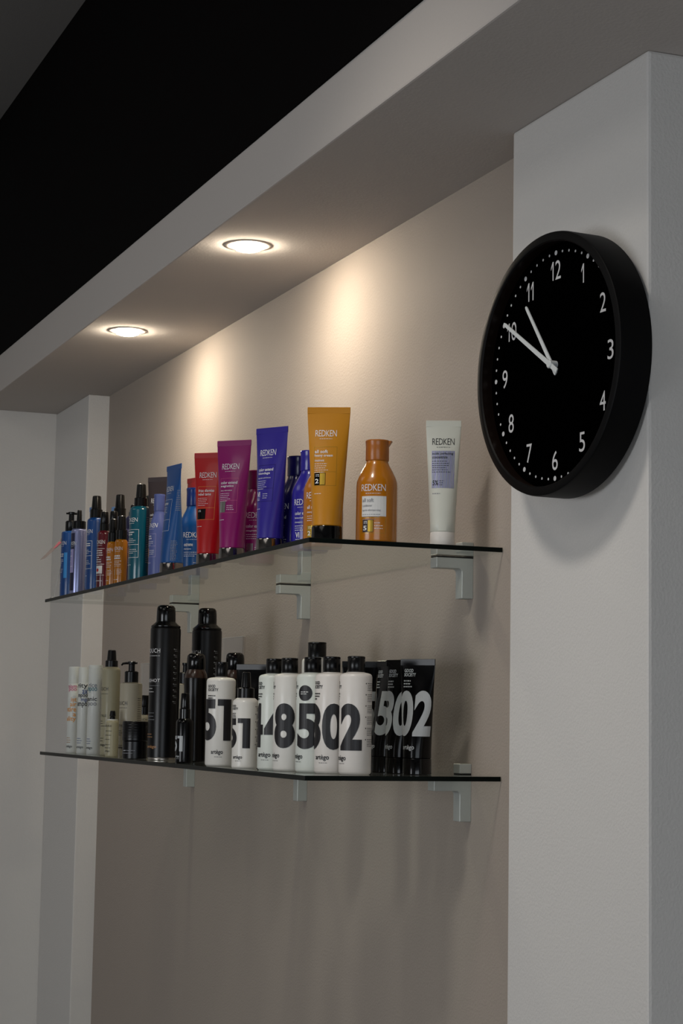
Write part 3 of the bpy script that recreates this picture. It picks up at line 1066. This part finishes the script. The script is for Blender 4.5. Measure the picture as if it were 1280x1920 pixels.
t, s = spray(-1.262, -.245, ZL, 14, 'khaki spray bottle with tall black cap on the lower shelf', khaki, black_mt, h=.209, r=.0182, body=.83, collar=.66, top=.5)
touch_label(s, t, .173, ink_k, ink_k, .74, .028)
t, s = spray(-1.128, -.275, ZL, 30, 'tiny khaki bottle with small black cap at the front edge', khaki, black_mt, h=.088, r=.0125, body=.79, collar=.4, top=.46, name='cosmetic_bottle', ring_m=wht)
p = Print(s, t, .003)
p.text('TOUCH', 0, .057, .017, .004, ink_k, 0, 'c', 'brand_lettering')
p.lines(-.008, .010, .050, 3, .008, .001, ink_k, 121)
p.lines(-.008, .010, .024, 2, .006, .001, ink_k, 122)
p.text('art\u00e8go', 0, .009, .012, .004, ink_k, .01, 'c', 'maker_lettering')
p.done()
t, s = pump(-1.146, -.235, ZL, 16, 'beige pump bottle with black pump above the black jar', beige, black_mt, h=.184, r=.0215, body=.772, head=.018, noz=-50, two=True)
touch_label(s, t, .142, ink_k, ink_k, .70, .030, 55)
p = Print(s, t, .003)
for k in range(18):
    p.rect(.036, .046, .112 - k * .0042, .1128 - k * .0042, ink_k, 'side_print')
p.done()
t = thing('cosmetic_jar', 'low black lidded jar in front of the beige pump bottle', 'jar', (-.981, -.270, ZL))
prof = rev([(0, .0215), (.001, .0228), (.0315, .0228), (.033, .0215)])
loft('jar_body', prof, black_mt, t, n=48)
lid = loft('lid', rev([(.0325, .0225), (.034, .0238), (.067, .0238), (.0685, .0228), (.069, .0215)]), black_mt, t, n=48)
for k in range(6):
    loft('lid_ridge', rev([(.038 + k * .0048, .0238), (.0388 + k * .0048, .02405), (.0396 + k * .0048, .0238)]), black_mt, lid, n=40)
p = Print(Surf(prof), t, .003)
p.lines(.004, .034, .016, 2, .005, .0012, ink_g, 131)
p.rect(.004, .010, .0145, .016, ink_w, 'fine_print')
p.done()
t, s = spray(-1.204, -.190, ZL, 40, 'short beige bottle with black cap behind the black jar', beige, black_mt, h=.120, r=.0135, body=.68, collar=.9, top=.8, name='cosmetic_bottle')
p = Print(s, t, .003)
p.text('TOUCH', .003, .070, .018, .0042, ink_k, 0, 'c', 'brand_lettering')
p.done()
for (x, y, lab, ph) in ((-.901, -.240, 'tall black aerosol can standing in front, farther from the numbered bottles', 20), (-.936, -.150, 'tall black aerosol can at the back, behind the dark foam bottle', 14)):
    t, s = aerosol(x, y, ZL, ph, lab, black_mt, black_gl, .2805, .0277, 'tall black aerosol cans')
    p = Print(s, t, .003)
    p.text('TOUCH', 0, .193, .034, .0078, ink_w, 0, 'c', 'brand_lettering', spacing=1.1)
    p.lines(-.016, .017, .188, 1, .01, .0008, ink_w, 141, ragged=0)
    p.text('FINISHOT', -.002, .140, .040, .0060, ink_w, 0, 'c', 'product_lettering')
    p.lines(-.016, .017, .134, 1, .01, .0008, ink_g, 142, ragged=0)
    p.lines(-.012, .010, .129, 2, .006, .0011, ink_w, 143)
    p.lines(-.012, .012, .085, 3, .006, .0010, ink_g, 144)
    p.lines(-.014, .012, .047, 2, .005, .0012, ink_go, 145)
    p.text('art\u00e8go', .002, .020, .024, .0066, ink_go, .01, 'c', 'maker_lettering')
    for k in range(10):
        p.disc(.0435, .200 - k * .0105, .0011, ink_g, 'side_print')
        p.lines(.0445, .052, .200 - k * .0105, 2, .003, .0008, ink_g, 150 + k, 'side_print')
    p.done()
t, s = mousse(-.773, -.220, ZL, 30, 'dark foam bottle with black cap beside the front aerosol can', dkbr, dkbr2, black_gl, .190, .0212)
t, s = mousse(-.736, -.160, ZL, 30, 'dark foam bottle with brown shoulder behind the white number 51 bottles', dkbr, dkbr2, black_gl, .192, .0212)
t, s = spray(-.662, -.272, ZL, 22, 'small glossy black spray bottle with silver 51 at the front edge', kblk, black_gl, h=.118, r=.0145, body=.62, collar=.62, top=.55)
number_label(s, t, '51', ink_s, .026, .020, .013, .073, side=False, brand=False)
t, s = pump(-1.131, -.130, ZL, 20, 'beige pump bottle hidden behind the front aerosol can', beige, black_mt, h=.184, r=.0215, body=.772, head=.020, noz=160)

t, s = pill(-.484, -.266, ZL, 58, 'white bottle with big black 51, tall and narrow capped', wht, black_pl, h=.167, r=.0236, hb=.1415, capr=.0098)
number_label(s, t, '51', ink_k, .066, .041, .030, .1415)
t, s = spray(-.370, -.262, ZL, 34, 'short white spray bottle with big black 51', wht, black_pl, h=.149, r=.0203, body=.715, collar=.62, top=.36)
number_label(s, t, '51', ink_k, .046, .031, .026, .1065)
for (x, y, num, ph, lab, m, dot) in (
        (-.268, -.252, '44', 32, 'white bottle with big black 4 left of the number 8', wht_g, False),
        (-.219, -.245, ' 8', 6, 'white bottle with big black 8', wht, False),
        (-.156, -.232, ' 5', 6, 'white bottle with big black 5 and a round black dot', wht_g, True),
        (-.110, -.220, '30', 34, 'white bottle with big black 0 between numbers 5 and 2', wht_p, False),
        (-.0645, -.200, ' 2', 4, 'white bottle with big black 2, nearest of the white row', wht_p, False)):
    t, s = pill(x, y, ZL, ph, lab, m, black_pl, h=.1675, r=.0232, hb=.1435, capr=.0126, group='white numbered bottles')
    number_label(s, t, num, ink_k, .066, .034, .0345, .1435, dot=dot)
t, s = pill(-.435, -.120, ZL, 40, 'taller white bottle with black cap behind the number 5', wht, black_pl, h=.202, r=.0245, hb=.176, capr=.0150)


def black_tube(x, y, phi, label, num, h=.167):
    t, s = tube(x, y, ZL, phi, label, kblk, black_gl, h=h, r=.0208, w=.0275, cap_h=.023, capr=.0214, group='black numbered tubes')
    p = Print(s, t, .003, .010)
    if num:
        dw = .0275
        for i, ch in enumerate(num):
            if ch != ' ':
                p.text(ch, (-.0006 - dw) if i == 0 else .0006, .055, dw, .066, ink_s, .04, 'l', 'digit#%d' % i, res=6)
        p.text('GOOD', -.0205, .1475, .0145, .0052, ink_s, .03, 'l', 'brand_lettering')
        p.text('SOCIETY', -.0205, .1415, .0190, .0052, ink_s, .03, 'l', 'brand_lettering')
        p.lines(-.0205, -.006, .136, 3, .0042, .0018, ink_s, 161)
        p.text('art\u00e8go', -.0165, .034, .021, .0085, ink_s, .02, 'l', 'maker_lettering')
    p.done()


black_tube(-.555, -.190, 50, 'plain black tube behind the short white 51 bottle', '')
black_tube(-.261, -.115, 62, 'black tube at the back between number 0 and 2 bottles', '85')
black_tube(-.193, -.100, 6, 'black tube showing a silver 5, beside the number 2 bottle', ' 5')
black_tube(-.138, -.100, 24, 'black tube with a silver 0, second nearest the clock', '30')
black_tube(-.085, -.095, 42, 'black tube with a silver 02, nearest the clock', '02')


# clear acrylic card stands against the wall
acr = thin_glass('clear_acrylic', (0.90, 0.89, 0.89), 1.49, .03)
acr_e = mat('acrylic_edge', (196, 194, 190), .3)
paper = mat('pale_card', (176, 168, 164), .6)
for (x, y, h, w, lab) in ((-1.129, -.034, .236, .060, 'clear card stand against the wall behind the black foam bottle'),
                          (-1.591, -.075, .194, .050, 'clear card stand behind the beige pump bottle')):
    t = thing('card_stand', lab, 'card stand', (x, y, ZL), 2)
    box('back_panel', (-w, w, 0.0, .002, .0, h), acr, t)
    box('front_panel', (-w, w, -.0034, -.0014, .0, h), acr, t)
    box('foot', (-w, w, .002, .022, 0.0, .002), acr, t)
    box('top_edge', (-w, w, -.0034, .002, h, h + .0008), acr_e, t)
